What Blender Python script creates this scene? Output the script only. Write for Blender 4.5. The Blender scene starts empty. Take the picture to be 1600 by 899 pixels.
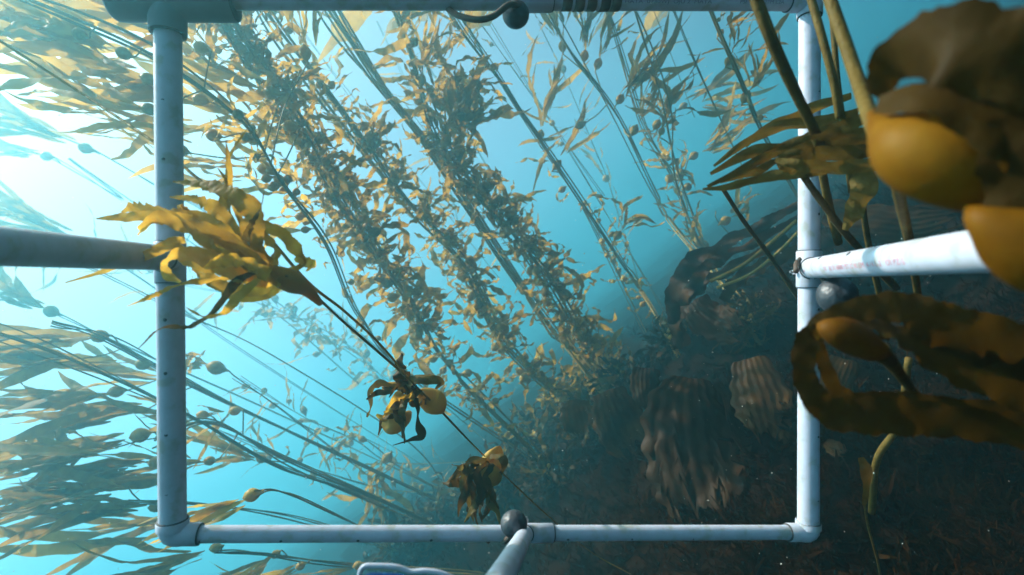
import bpy, math, random
import numpy as np
from mathutils import Vector, Matrix, Quaternion

# ------------------------------------------------------------------ camera, sky, sun, exposure
SC = bpy.context.scene
COL = SC.collection
R_ = math.radians
ROLL, PITCH, FPX = R_(38.0), R_(5.0), 800.0
R0 = Vector((1, 0, 0)); U0 = Vector((0, -math.sin(PITCH), math.cos(PITCH))); FW = Vector((0, math.cos(PITCH), math.sin(PITCH)))
RT = R0*math.cos(ROLL) - U0*math.sin(ROLL)          # camera right
UP = R0*math.sin(ROLL) + U0*math.cos(ROLL)          # camera up
cam_d = bpy.data.cameras.new('camera'); cam = bpy.data.objects.new('camera', cam_d); COL.objects.link(cam)
cam.matrix_world = Matrix(((RT.x, UP.x, -FW.x, 0), (RT.y, UP.y, -FW.y, 0), (RT.z, UP.z, -FW.z, 0), (0, 0, 0, 1)))
cam_d.sensor_width = 36.0; cam_d.lens = 18.0; cam_d.clip_start = 0.02; cam_d.clip_end = 400
cam_d.dof.use_dof = True; cam_d.dof.focus_distance = 0.9; cam_d.dof.aperture_fstop = 7.0
SC.camera = cam

SUN_EL, SUN_AZ = R_(69), R_(-60)                    # azimuth from +Y towards +X
sun_vec = Vector((math.sin(SUN_AZ)*math.cos(SUN_EL), math.cos(SUN_AZ)*math.cos(SUN_EL), math.sin(SUN_EL)))
world = bpy.data.worlds.new('World'); SC.world = world; world.use_nodes = True
wn = world.node_tree.nodes; wl = world.node_tree.links
sky = wn.new('ShaderNodeTexSky'); sky.sky_type = 'NISHITA'; sky.sun_disc = False
sky.sun_elevation = SUN_EL; sky.sun_rotation = SUN_AZ; sky.air_density = 0.6; sky.dust_density = 5.0; sky.ozone_density = 0.4
wl.new(sky.outputs[0], wn['Background'].inputs[0]); wn['Background'].inputs[1].default_value = 0.09
sl = bpy.data.lights.new('sun', 'SUN'); sl.energy = 4.2; sl.angle = R_(0.6); sl.color = (1.0, 0.95, 0.86)
so = bpy.data.objects.new('sun', sl); COL.objects.link(so)
so.rotation_euler = (-sun_vec).to_track_quat('-Z', 'Y').to_euler()

SC.render.engine = 'CYCLES'
cy = SC.cycles
cy.use_denoising = True; cy.denoiser = 'OPENIMAGEDENOISE'
cy.max_bounces = 8; cy.diffuse_bounces = 6; cy.glossy_bounces = 2; cy.transmission_bounces = 6
cy.volume_bounces = 2; cy.transparent_max_bounces = 6
cy.caustics_reflective = False; cy.caustics_refractive = False
cy.sample_clamp_indirect = 4.0
vs = SC.view_settings
vs.view_transform = 'Standard'; vs.look = 'None'; vs.gamma = 1.0; vs.use_curve_mapping = False
vs.exposure = 1.4

HAZE_DENSITY, HAZE_COLOR, HAZE_G = 0.080, (0.25, 0.79, 0.91), 0.77

# ------------------------------------------------------------------ helpers
rng = random.Random(7)
def P(px, py, d):
    return (FW + RT*((px-800.0)/FPX) - UP*((py-449.5)/FPX))*d
def idir(deg, fwd=0.0):
    a = R_(deg); return (RT*math.cos(a) + UP*math.sin(a) + FW*fwd).normalized()

def hsh(x, y, s=0):
    return math.sin(x*1.7+s)*math.cos(y*1.3-s*2.1)*.5 + math.sin(x*3.9+y*2.7+s*1.3)*.28 + math.sin(x*8.3-y*6.1+s)*.12
def ground_z(x, y):
    r = math.hypot(x, y)
    z = -1.02 + 0.16*hsh(x*.8, y*.8, 1.0) + 0.07*hsh(x*3.1, y*2.9, 4.0)
    z += 0.03*hsh(x*9, y*8, 2.0) + 0.012*hsh(x*23, y*25, 3.0)
    z += .28*math.exp(-((x-2.6)**2 + (y-3.6)**2)/1.4) + .22*math.exp(-((x-.9)**2+(y-4.6)**2)/.8)
    return z
def ground_hit(px, py):
    v = P(px, py, 1.0); d = .6
    while d < 30:
        p = v*d
        if p.z < ground_z(p.x, p.y): return d
        d += .02
    return 12.0

def make_mesh(name, verts, faces, mat, smooth=True):
    me = bpy.data.meshes.new(name); me.from_pydata([tuple(v) for v in verts], [], faces); me.update()
    if smooth: me.polygons.foreach_set('use_smooth', [True]*len(me.polygons))
    if mat: me.materials.append(mat)
    return me
def link(name, me, parent=None, mw=None):
    o = bpy.data.objects.new(name, me); COL.objects.link(o)
    if parent: o.parent = parent
    if mw is not None: o.matrix_basis = mw
    return o
def tag(o, label, cat=None, group=None, kind=None):
    if label: o['label'] = label
    if cat: o['category'] = cat
    if group: o['group'] = group
    if kind: o['kind'] = kind
    return o
def root(name, loc, label, cat, group=None):
    o = bpy.data.objects.new(name, None); COL.objects.link(o); o.location = loc; o.empty_display_size = .05
    return tag(o, label, cat, group)

def frame_for(t, hint=None):
    t = t.normalized()
    a = hint if hint is not None else (Vector((0, 0, 1)) if abs(t.z) < .9 else Vector((1, 0, 0)))
    n = (a - t*a.dot(t))
    if n.length < 1e-6: n = t.orthogonal()
    n.normalize(); return n, t.cross(n)

def tube(pts, rads, seg=8, cap=True):
    """verts, faces of a tapered tube along pts"""
    V, Fc = [], []; n0 = None
    m = len(pts)
    for i, p in enumerate(pts):
        t = (pts[min(i+1, m-1)] - pts[max(i-1, 0)])
        if t.length < 1e-9: t = Vector((0, 0, 1))
        n, b = frame_for(t, n0); n0 = n
        r = rads[i] if hasattr(rads, '__len__') else rads
        for k in range(seg):
            a = 2*math.pi*k/seg
            V.append(p + (n*math.cos(a) + b*math.sin(a))*r)
    for i in range(m-1):
        for k in range(seg):
            a, b2 = i*seg+k, i*seg+(k+1) % seg
            Fc.append((a, b2, b2+seg, a+seg))
    if cap:
        Fc.append(tuple(range(seg-1, -1, -1))); Fc.append(tuple(range((m-1)*seg, m*seg)))
    return V, Fc
def merge(*parts):
    V, Fc = [], []
    for v, f in parts:
        o = len(V); V += v; Fc += [tuple(i+o for i in q) for q in f]
    return V, Fc
def part(name, vf, mat, parent, base=None, smooth=True, label=None):
    base = base if base is not None else Vector(parent.location)
    me = make_mesh(name, [v-base for v in vf[0]], vf[1], mat, smooth)
    o = link(name, me, parent)
    if label: o['label'] = label
    return o
def flat_caps(o, ang=R_(40)):
    me = o.data
    try: me.set_sharp_from_angle(angle=ang)
    except Exception: pass
    return o

def spline(pts, n):
    """Catmull-Rom through Vectors, n samples"""
    q = [pts[0]*2-pts[1]] + list(pts) + [pts[-1]*2-pts[-2]]
    out = []; m = len(pts)-1
    for i in range(n):
        u = i/(n-1)*m; k = min(int(u), m-1); f = u-k
        a, b, c, d = q[k:k+4]
        out.append(.5*((2*b) + (c-a)*f + (2*a-5*b+4*c-d)*f*f + (3*b-a-3*c+d)*f**3))
    return out

# ------------------------------------------------------------------ materials
def mat_new(name):
    m = bpy.data.materials.new(name); m.use_nodes = True
    nt = m.node_tree; nt.nodes.clear()
    out = nt.nodes.new('ShaderNodeOutputMaterial')
    return m, nt, out
def N(nt, t, **kw):
    n = nt.nodes.new(t)
    for k, v in kw.items(): setattr(n, k, v)
    return n
def ramp(nt, stops):
    r = N(nt, 'ShaderNodeValToRGB'); e = r.color_ramp.elements
    while len(e) < len(stops): e.new(.5)
    for el, (p, c) in zip(e, stops): el.position = p; el.color = (*c, 1)
    return r
def kelp_mat(name, dark, mid, light, transl=.45, rough=.55, scale=14., spec=.12, bump=.25):
    m, nt, out = mat_new(name)
    tc = N(nt, 'ShaderNodeTexCoord'); info = N(nt, 'ShaderNodeObjectInfo')
    add = N(nt, 'ShaderNodeVectorMath', operation='ADD')
    nt.links.new(tc.outputs['Object'], add.inputs[0]); nt.links.new(info.outputs['Random'], add.inputs[1])
    n1 = N(nt, 'ShaderNodeTexNoise'); n1.inputs['Scale'].default_value = scale; n1.inputs['Detail'].default_value = 5
    nt.links.new(add.outputs[0], n1.inputs['Vector'])
    mx = N(nt, 'ShaderNodeMath', operation='MULTIPLY_ADD'); mx.inputs[1].default_value = .75; mx.inputs[2].default_value = -.02
    nt.links.new(n1.outputs['Fac'], mx.inputs[0])
    rr = N(nt, 'ShaderNodeMath', operation='MULTIPLY_ADD'); rr.inputs[1].default_value = .32
    nt.links.new(info.outputs['Random'], rr.inputs[0]); nt.links.new(mx.outputs[0], rr.inputs[2])
    rp = ramp(nt, [(.15, dark), (.5, mid), (.85, light)])
    nt.links.new(rr.outputs[0], rp.inputs[0])
    n2 = N(nt, 'ShaderNodeTexNoise'); n2.inputs['Scale'].default_value = scale*4; n2.inputs['Detail'].default_value = 3
    nt.links.new(add.outputs[0], n2.inputs['Vector'])
    bp = N(nt, 'ShaderNodeBump'); bp.inputs['Strength'].default_value = bump; bp.inputs['Distance'].default_value = .01
    nt.links.new(n2.outputs['Fac'], bp.inputs['Height'])
    pr = N(nt, 'ShaderNodeBsdfPrincipled'); pr.inputs['Roughness'].default_value = rough
    pr.inputs['Specular IOR Level'].default_value = spec
    nt.links.new(rp.outputs[0], pr.inputs['Base Color']); nt.links.new(bp.outputs[0], pr.inputs['Normal'])
    tr = N(nt, 'ShaderNodeBsdfTranslucent')
    br = N(nt, 'ShaderNodeMixRGB', blend_type='MULTIPLY'); br.inputs[0].default_value = 1; br.inputs[2].default_value = (1.0, .86, .5, 1)
    nt.links.new(rp.outputs[0], br.inputs[1]); nt.links.new(br.outputs[0], tr.inputs['Color'])
    ms = N(nt, 'ShaderNodeMixShader'); ms.inputs[0].default_value = transl
    nt.links.new(pr.outputs[0], ms.inputs[1]); nt.links.new(tr.outputs[0], ms.inputs[2])
    nt.links.new(ms.outputs[0], out.inputs['Surface'])
    return m
def plain_mat(name, col, rough=.5, var=.15, scale=30., spec=.5, metal=0., bump=.1, dirt=None, film=None):
    m, nt, out = mat_new(name)
    tc = N(nt, 'ShaderNodeTexCoord')
    n1 = N(nt, 'ShaderNodeTexNoise'); n1.inputs['Scale'].default_value = scale; n1.inputs['Detail'].default_value = 6
    nt.links.new(tc.outputs['Object'], n1.inputs['Vector'])
    lo = tuple(c*(1-var) for c in col); hi = tuple(min(1, c*(1+var)) for c in col)
    st = [(.3, lo), (.7, hi)] if dirt is None else [(.36, dirt), (.47, lo), (.7, hi)]
    rp = ramp(nt, st); nt.links.new(n1.outputs['Fac'], rp.inputs[0])
    bp = N(nt, 'ShaderNodeBump'); bp.inputs['Strength'].default_value = bump; bp.inputs['Distance'].default_value = .004
    nt.links.new(n1.outputs['Fac'], bp.inputs['Height'])
    pr = N(nt, 'ShaderNodeBsdfPrincipled'); pr.inputs['Roughness'].default_value = rough
    pr.inputs['Specular IOR Level'].default_value = spec; pr.inputs['Metallic'].default_value = metal
    src = rp.outputs[0]
    if film:
        n2 = N(nt, 'ShaderNodeTexNoise'); n2.inputs['Scale'].default_value = 16; n2.inputs['Detail'].default_value = 8; n2.inputs['Roughness'].default_value = .7
        nt.links.new(tc.outputs['Object'], n2.inputs['Vector'])
        r2 = ramp(nt, [(.48, (0, 0, 0)), (.74, (.45, .45, .45))]); nt.links.new(n2.outputs['Fac'], r2.inputs[0])
        mf = N(nt, 'ShaderNodeMixRGB'); mf.inputs[2].default_value = (*film, 1)
        nt.links.new(r2.outputs[0], mf.inputs[0]); nt.links.new(src, mf.inputs[1]); src = mf.outputs[0]
    nt.links.new(src, pr.inputs['Base Color']); nt.links.new(bp.outputs[0], pr.inputs['Normal'])
    nt.links.new(pr.outputs[0], out.inputs['Surface'])
    return m

M_BLADE = kelp_mat('kelp_blade', (.17, .095, .015), (.37, .225, .040), (.55, .38, .09), transl=.65)
M_GOLD = kelp_mat('golden_kelp_blade', (.30, .175, .035), (.54, .36, .08), (.70, .52, .17), transl=.68, scale=9.)
M_GOLDN = kelp_mat('near_golden_blade', (.24, .12, .018), (.56, .36, .06), (.72, .52, .14), transl=.65, scale=55.)
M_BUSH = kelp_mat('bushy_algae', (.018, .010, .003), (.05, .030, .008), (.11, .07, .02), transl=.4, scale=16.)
M_DARK = kelp_mat('dark_kelp_blade', (.034, .018, .002), (.056, .030, .0035), (.085, .047, .006), transl=.6, scale=60., bump=.1)  # near right blades: shade put into the colour as a darker brown
M_CORE = kelp_mat('small_kelp_blades', (.15, .08, .013), (.33, .20, .035), (.52, .35, .085), transl=.62, scale=16.)
M_OLIVE = kelp_mat('olive_kelp', (.06, .036, .008), (.13, .085, .018), (.22, .15, .04), transl=.35, scale=60.)
M_BROWN = kelp_mat('brown_kelp_blade', (.035, .018, .003), (.075, .040, .006), (.13, .075, .013), transl=.4, scale=45., bump=.06)
M_FLOAT = kelp_mat('kelp_float', (.32, .18, .03), (.48, .30, .06), (.60, .42, .12), transl=.4, scale=6., rough=.45, bump=.1)
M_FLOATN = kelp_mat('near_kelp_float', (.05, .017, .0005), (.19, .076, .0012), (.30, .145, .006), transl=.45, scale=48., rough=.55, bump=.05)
M_STIPE = kelp_mat('kelp_stipe', (.16, .095, .02), (.31, .20, .045), (.44, .30, .08), transl=.2, scale=20.)
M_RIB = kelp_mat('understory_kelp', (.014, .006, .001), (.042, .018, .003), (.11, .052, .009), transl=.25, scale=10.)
M_GREY = plain_mat('grey_pvc', (.16, .18, .20), rough=.5, spec=.2)
M_PVC = plain_mat('white_pvc', (.44, .46, .54), rough=.45, var=.05, scale=60., spec=.2, dirt=(.34, .35, .34), film=(.25, .27, .24))
M_SEAM = plain_mat('dark_joint_grime', (.05, .05, .05), rough=.8)
M_BALL = plain_mat('black_rubber', (.03, .034, .04), rough=.45, var=.5, scale=90., bump=.5)
M_CORD = plain_mat('brown_elastic_cord', (.07, .045, .03), rough=.7, var=.3, scale=120.)
M_STEEL = plain_mat('steel_bolt', (.6, .6, .6), rough=.3, metal=1., scale=80.)
M_REDINK = plain_mat('faded_red_ink', (.50, .16, .20), rough=.6, var=.4, scale=200.)
M_INK = plain_mat('faded_black_ink', (.14, .15, .18), rough=.6, var=.4, scale=200.)
M_TAPE = plain_mat('dark_tape', (.10, .085, .06), rough=.6, var=.5, scale=90.)
M_ROCK = plain_mat('reef_rock', (.009, .0045, .002), rough=1., var=.8, scale=5., bump=.6, spec=0.)  # shade over the reef is put into this near-black base colour
M_TURF = kelp_mat('reef_turf', (.008, .003, .0005), (.020, .008, .0015), (.045, .02, .004), transl=.3, scale=4., spec=0.)  # turf darkened as well, its colour standing in for reef shade
M_SNOW = plain_mat('pale_particles', (.7, .72, .66), rough=.9)

# ------------------------------------------------------------------ reef ground
def build_ground():
    radii = [0.0] + [0.35*1.052**i for i in range(104)]
    radii = [r for r in radii if r < 62] + [66.0]
    seg = 260; V = [Vector((0, 0, ground_z(0, 0)))]; Fc = []
    for r in radii[1:]:
        for k in range(seg):
            a = 2*math.pi*k/seg; x, y = r*math.cos(a), r*math.sin(a)
            V.append(Vector((x, y, ground_z(x, y))))
    for k in range(seg): Fc.append((0, 1+k, 1+(k+1) % seg))
    for i in range(len(radii)-2):
        for k in range(seg):
            a, b = 1+i*seg+k, 1+i*seg+(k+1) % seg
            Fc.append((a, a+seg, b+seg, b))
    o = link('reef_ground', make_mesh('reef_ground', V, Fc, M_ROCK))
    tag(o, 'algae covered rocky reef bottom, darkened in colour for shade, at lower right', kind='structure')
build_ground()

# ------------------------------------------------------------------ blades and floats (shared meshes)
def blade_shape(r, kind, n=22):
    if kind == 'curl': asp, bend, tw, ruf = r.uniform(.10, .16), r.uniform(2.0, 4.6), r.uniform(1.2, 3.0), .5
    elif kind == 'strap': asp, bend, tw, ruf = r.uniform(.045, .07), r.uniform(1.4, 3.0), r.uniform(.6, 2.0), .3
    elif kind == 'canopy': asp, bend, tw, ruf = r.uniform(.13, .2), r.uniform(.3, .8), r.uniform(.2, .6), .25
    elif kind == 'stream': asp, bend, tw, ruf = r.uniform(.045, .075), r.uniform(.5, 1.4), r.uniform(.5, 1.6), .25
    elif kind == 'broad': asp, bend, tw, ruf = r.uniform(.055, .085), r.uniform(.9, 2.2), r.uniform(.5, 1.8), .3
    else: asp, bend, tw, ruf = r.uniform(.075, .115), r.uniform(2.0, 4.2), r.uniform(.6, 2.2), .4
    ph1, ph2, ph3 = r.uniform(0, 6.3), r.uniform(0, 6.3), r.uniform(0, 6.3)
    f1, f2 = r.uniform(.7, 1.3), r.uniform(1.4, 2.6)
    net = .1 if kind in ('strap', 'broad', 'canopy', 'stream') else .45
    fr = r.uniform(3, 6); side = r.choice((-1, 1))
    p = Vector((0, 0, 0)); t = Vector((0, 1, 0)); nn = Vector((0, 0, 1)); V = []; Fc = []
    ds = 1.0/n; torn = r.random() < .35; cut = r.uniform(.7, .95)
    for i in range(n+1):
        s = i/n
        b = t.cross(nn)
        w = asp*min(1, (s+.02)/.22)**.8*(1-max(0, (s-.6)/.4)**2.2*.96)
        if torn and s > cut: w *= .45
        w *= (1+.07*math.sin(s*17+ph3))*r.uniform(.88, 1.08)
        for u in (-1, 0, 1):
            z = ruf*w*.5*(abs(u)**2)*math.sin(fr*6.28*s + ph3 + (1.3 if u > 0 else 0)) - .12*w*abs(u)
            V.append(p + b*(u*w*.5) + nn*z)
        k = bend*(side*net + math.sin(6.28*f1*s+ph1)*.9 + .4*math.sin(6.28*f2*s+ph2))
        q = Quaternion(b, k*ds) @ Quaternion(t, tw*math.sin(6.28*.6*s+ph2)*ds*3) @ Quaternion(nn, .6*bend*math.sin(6.28*.7*s+ph3)*ds)
        t = (q @ t).normalized(); nn = (q @ nn); nn = (nn - t*nn.dot(t)).normalized()
        p = p + t*ds
    for i in range(n):
        for k in range(2):
            a = i*3+k; Fc.append((a, a+1, a+4, a+3))
    return V, Fc
BLADES = {}
def blade_set(kind, mat, cnt=14):
    key = (kind, mat.name)
    if key not in BLADES:
        r = random.Random(hash_str(kind+mat.name))
        BLADES[key] = [make_mesh('kelp_blade', *blade_shape(r, kind), mat) for _ in range(cnt)]
    return BLADES[key]
def hash_str(s):
    h = 7
    for ch in s: h = (h*31+ord(ch)) % 100003
    return h
def lathe(prof, seg):
    V, Fc = [], []
    for (y, rr) in prof:
        for k in range(seg):
            a = 6.28318*k/seg; V.append(Vector((rr*math.cos(a), y, rr*math.sin(a))))
    for i in range(len(prof)-1):
        for k in range(seg):
            a, b = i*seg+k, i*seg+(k+1) % seg; Fc.append((a, a+seg, b+seg, b))
    return V, Fc
def float_shape(seg, kind):
    prof = [(0, .04), (.10, .06), (.2, .13), (.32, .25), (.47, .335), (.62, .345), (.77, .28), (.88, .17), (.96, .07), (1.0, .04)]
    if kind: prof = [(0, .03), (.22, .05), (.36, .12), (.48, .24), (.62, .32), (.76, .31), (.88, .21), (.96, .09), (1.0, .05)]
    return lathe(prof, seg)
FLOATS = [make_mesh('kelp_float', *float_shape(10, k), M_FLOAT) for k in (0, 1)]
def orient(p, D, nh, sx, sy=None):
    D = D.normalized(); n, b = frame_for(D, nh)        # b = D x n
    sy = sx if sy is None else sy
    X = D.cross(n)
    return Matrix(((X.x*sx, D.x*sy, n.x*sx, p.x), (X.y*sx, D.y*sy, n.y*sx, p.y), (X.z*sx, D.z*sy, n.z*sx, p.z), (0, 0, 0, 1)))
def rv(r): return Vector((r.gauss(0, 1), r.gauss(0, 1), r.gauss(0, 1))).normalized()

# ------------------------------------------------------------------ kelp plants
class Kelp:
    def __init__(s, name, label, spine, strands=2, r=.004, seed=1, cat='kelp', group=None, wob=1.0, mat=None):
        s.r = random.Random(seed); pts = []
        for (x, y, d) in spine:
            if d == 'g': d = ground_hit(x, y)+.03
            elif pts and len(spine) > 3: x += s.r.uniform(-6, 6); y += s.r.uniform(-6, 6)
            pts.append((x, y, d))
        s.px = pts
        W = [P(*q) for q in pts]
        s.base = W[0]
        s.root = root(name, s.base, label, cat, group)
        s.n = 16*(len(W)-1)+1
        s.line = spline(W, s.n)
        s.pix = spline([Vector(q) for q in pts], s.n)
        acc = [0.]
        for i in range(1, s.n): acc.append(acc[-1] + (s.pix[i].xy-s.pix[i-1].xy).length)
        s.acc = [a/acc[-1] for a in acc]
        for k in range(strands):
            ph = s.r.uniform(0, 6.3); tw = s.r.uniform(3, 9)*s.r.choice((-1, 1)); off = 0 if k == 0 else r*s.r.uniform(1.6, 4.5)*wob
            q = []; rr = []
            for i, p in enumerate(s.line):
                t = s.line[min(i+1, s.n-1)] - s.line[max(i-1, 0)]
                n, b = frame_for(t); u = i/s.n
                o2 = off*(1+.5*math.sin(5*u+ph))
                q.append(p + (n*math.cos(tw*u+ph)+b*math.sin(tw*u+ph))*o2)
                rr.append(r*(1.0-.35*u)*(1+.12*math.sin(30*u+ph))*(.8 if k else 1))
            part('stipe', tube(q, rr, 6), mat or M_STIPE, s.root)
    def at(s, t):
        t = min(max(t, 0), 1)
        for i in range(1, s.n):
            if s.acc[i] >= t:
                f = (t-s.acc[i-1])/max(1e-9, s.acc[i]-s.acc[i-1]); break
        p = s.line[i-1].lerp(s.line[i], f); d = s.pix[i-1].z*(1-f)+s.pix[i].z*f
        return p, (s.line[i]-s.line[i-1]).normalized(), d
    def blade(s, p, D, L, kind, mat, bulb=0., nh=None):
        if bulb:
            f = link('float', FLOATS[s.r.random() < .5], s.root, orient(p-s.base, D, rv(s.r), bulb, bulb*s.r.uniform(.95, 1.25)))
            p = p + D.normalized()*bulb*1.0
        link('blade', s.r.choice(blade_set(kind, mat)), s.root, orient(p-s.base, D, nh if nh is not None else rv(s.r), L*s.r.uniform(.85, 1.15), L))
    def along(s, t0, t1, n, L, kind='curl', mat=None, up=.5, rad=1., flow=None, fw=0., bulb=9., bp=.5, jit=.35, nc=0):
        """n blades between t0 and t1 (pixel fraction); L, bulb in photograph pixels"""
        mat = mat or M_BLADE
        for i in range(n):
            u = (i+s.r.random())/n
            if nc: u += .8/(6.28*nc)*math.sin(6.28*nc*u+1.)
            p, t, d = s.at(t0+(t1-t0)*u)
            a = rv(s.r); a = (a-t*a.dot(t)).normalized()
            D = t*up + a*rad + rv(s.r)*jit
            if flow is not None: D = D + flow*fw
            k = d/FPX
            s.blade(p + a*.003*d, D.normalized(), s.r.uniform(.6, 1.25)*L*k, kind, mat, (s.r.uniform(.75, 1.2)*bulb*k*1.5 if s.r.random() < bp else 0))
        return s
    def core(s, t0, t1, n, L, spread=10., mat=None, nc=0):
        """small crowded blades close round the stipe, too small to pick apart: one part"""
        V = []; Fc = []; pool = [blade_shape(random.Random(900+i), 'curl', 10) for i in range(8)]
        for i in range(n):
            u = (i+s.r.random())/n
            if nc: u += .8/(6.28*nc)*math.sin(6.28*nc*u+1.)
            p, t, d = s.at(t0+(t1-t0)*u); k = d/FPX
            a = rv(s.r); a = (a-t*a.dot(t)).normalized()
            m = orient(p+a*spread*k*s.r.random()-s.base, (a+rv(s.r)*.8+t*.2).normalized(), rv(s.r), L*k*s.r.uniform(.5, 1.3)); o = len(V)
            v, f = s.r.choice(pool); V += [m @ q for q in v]; Fc += [tuple(j+o for j in q) for q in f]
        c = link('small_blades', make_mesh('small_blades', V, Fc, mat or M_CORE), s.root); c['kind'] = 'stuff'
        return s
    def tuft(s, x, y, d, n, L, ang, spread=14., kind='strap', mat=None, bulb=16., fwd=.15, each=False, stem=True, pos=6.):
        """n blades growing from one spot; a float at their base"""
        mat = mat or M_BLADE; k = d/FPX; p = P(x, y, d)
        if stem:
            j = min(range(s.n), key=lambda i: (s.line[i]-p).length)
            j = max(0, j-2); q = s.line[j]
            if (q-p).length > .01 and (q-p).length < .6:
                mid = (q+p)/2 + rv(s.r)*(q-p).length*.06
                part('stipe', tube(spline([q, mid, p], 9), [.0022*d*.5+.0006]*9, 5), M_STIPE, s.root)
        D0 = idir(ang, s.r.uniform(-fwd, fwd))
        if bulb and not each:
            f = link('float', FLOATS[0], s.root, orient(p-s.base, D0, rv(s.r), bulb*k*1.5, bulb*k*1.75))
            p = p + D0*bulb*k*1.6
        for i in range(n):
            D = idir(ang+s.r.gauss(0, spread), s.r.gauss(0, fwd)+.05)
            o = rv(s.r)*pos*k*s.r.random() + D*L*k*.25*s.r.random()
            s.blade(p+o, D, L*k*s.r.uniform(.55, 1.2), kind, mat, bulb*k*1.4 if each else 0)
        return s

GRP_COL = 'leafy kelp columns in mid water'
# --- dense columns
A = Kelp('giant_kelp', 'densest leafy kelp column, running from upper left towards the bottom bar', [(850, 720, 'g'), (700, 570, 4.3), (640, 480, 3.8), (560, 350, 3.2), (470, 190, 2.5), (380, 60, 2.1), (320, -40, 1.9)], 5, .010, 11, group=GRP_COL)
A.along(.05, .30, 22, 64, up=.1, rad=.6, bp=.3, nc=3, bulb=12).along(.28, .99, 225, 82, up=.1, rad=.6, flow=idir(120), fw=.15, bp=.4, bulb=14, nc=8).along(.42, .98, 40, 100, kind='ribbon', up=.6, flow=idir(150), fw=.7, bulb=14)
A.core(.12, .99, 320, 40, 22, nc=9)
B = Kelp('giant_kelp', 'slender leafy kelp column just right of the densest one', [(905, 650, 'g'), (790, 540, 5.0), (720, 420, 4.4), (640, 310, 3.8), (560, 200, 3.3), (430, 40, 2.7), (380, -40, 2.5)], 6, .012, 12, group=GRP_COL)
B.along(.03, .66, 185, 58, up=.0, rad=.6, flow=idir(50), fw=.3, bp=.35, bulb=13, nc=9).along(.6, .97, 34, 80, kind='ribbon', up=.3, bp=.3, bulb=12)
B.core(.03, .75, 210, 32, 13, nc=9)
C = Kelp('giant_kelp', 'leafy kelp column with a thick clump near the top bar', [(985, 630, 'g'), (920, 540, 5.4), (830, 400, 4.7), (760, 310, 4.2), (690, 220, 3.8), (650, 120, 3.5), (600, -30, 3.2)], 6, .012, 13, group=GRP_COL)
C.along(.03, .66, 225, 62, up=.0, rad=.6, flow=idir(50), fw=.3, bp=.32, bulb=13, nc=8).along(.62, .99, 40, 90, kind='ribbon', up=.8, bp=.3, bulb=14)
C.tuft(690, 235, 3.7, 30, 110, 62, 22, kind='ribbon', bulb=16, pos=34).tuft(715, 190, 3.7, 40, 80, 80, 50, kind='curl', bulb=12, pos=55, stem=False).tuft(655, 140, 3.5, 14, 120, 78, 14, bulb=15)
C.core(.03, .7, 270, 34, 15, nc=8)
C2 = Kelp('giant_kelp', 'thick bare kelp stipes slanting behind the top bar', [(960, 640, 'g'), (830, 460, 5.3), (690, 250, 4.0), (580, 110, 3.4), (480, -30, 3.0)], 7, .013, 14, wob=1.0)
C2.along(.55, .9, 12, 50, up=1., rad=.6, bp=0)
# --- twisted stipe whose fronds make the bright mass at the upper left
T = Kelp('giant_kelp', 'twisted kelp stipe with broad golden fronds streaming to the upper left corner', [(830, 715, 'g'), (640, 595, 4.0), (560, 500, 3.2), (505, 388, 2.5), (440, 290, 2.1), (380, 190, 1.8), (260, 100, 1.5), (110, 30, 1.3), (-40, -30, 1.15)], 3, .006, 15, wob=1.2)
T.along(.08, .45, 16, 40, up=.2, bp=.3, kind='curl')
for (x, y, d, n, L, an, sp) in ((470, 200, 2.1, 9, 210, 172, 12), (440, 150, 2.0, 9, 240, 160, 10), (430, 265, 2.1, 8, 190, 176, 12), (330, 160, 1.7, 10, 260, 166, 9), (350, 215, 1.8, 8, 180, 170, 12), (250, 130, 1.5, 10, 270, 162, 9), (210, 90, 1.4, 10, 260, 160, 9), (330, 80, 1.6, 10, 260, 160, 10), (140, 60, 1.3, 9, 240, 158, 9), (250, 175, 1.6, 8, 250, 166, 8), (480, 100, 2.2, 7, 120, 100, 14), (300, 240, 1.9, 6, 120, 165, 14)):
    T.tuft(x, y, d, int(n*1.15), L*1.1, an, sp*.6, kind='broad', mat=M_GOLD, bulb=18, pos=30)
T.along(.42, .62, 40, 70, kind='ribbon', mat=M_GOLD, up=.3, flow=idir(175), fw=.9, bulb=14)
# --- stipes and fronds right of the columns
D = Kelp('giant_kelp', 'bare multi strand kelp stipe with one small tuft below the top bar middle', [(1060, 560, 'g'), (1000, 450, 5.3), (900, 300, 4.6), (800, 150, 3.9), (720, 40, 3.5), (690, -20, 3.3)], 5, .008, 16)
D.tuft(958, 378, 4.9, 9, 70, 55, 32, kind='ribbon', bulb=12).along(.1, .4, 12, 40, up=.4, bp=.5).along(.75, .98, 12, 50, kind='ribbon', up=.8, bp=.2)
E = Kelp('giant_kelp', 'kelp with upswept strap fronds and pale round floats under the top bar', [(1150, 470, 'g'), (1040, 330, 5.6), (960, 185, 4.8), (890, 80, 4.2), (830, -20, 3.9)], 4, .009, 17)
for (x, y, n, L, an, sp) in ((912, 100, 11, 105, 84, 12), (930, 112, 9, 105, 70, 10), (962, 165, 14, 125, 55, 14), (985, 215, 8, 90, 62, 16), (1020, 205, 8, 80, 58, 18), (918, 190, 5, 90, 205, 18), (880, 85, 9, 90, 95, 10)):
    E.tuft(x, y, 4.6, int(n*1.15), L*1.15, an, sp*.8, bulb=13, pos=12)
E2 = Kelp('giant_kelp', 'thin kelp stipe with a long upright strap frond left of the pale floats', [(1010, 520, 'g'), (930, 350, 5.4), (840, 222, 4.7), (770, 110, 4.2), (700, -20, 3.8)], 3, .007, 18)
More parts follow.
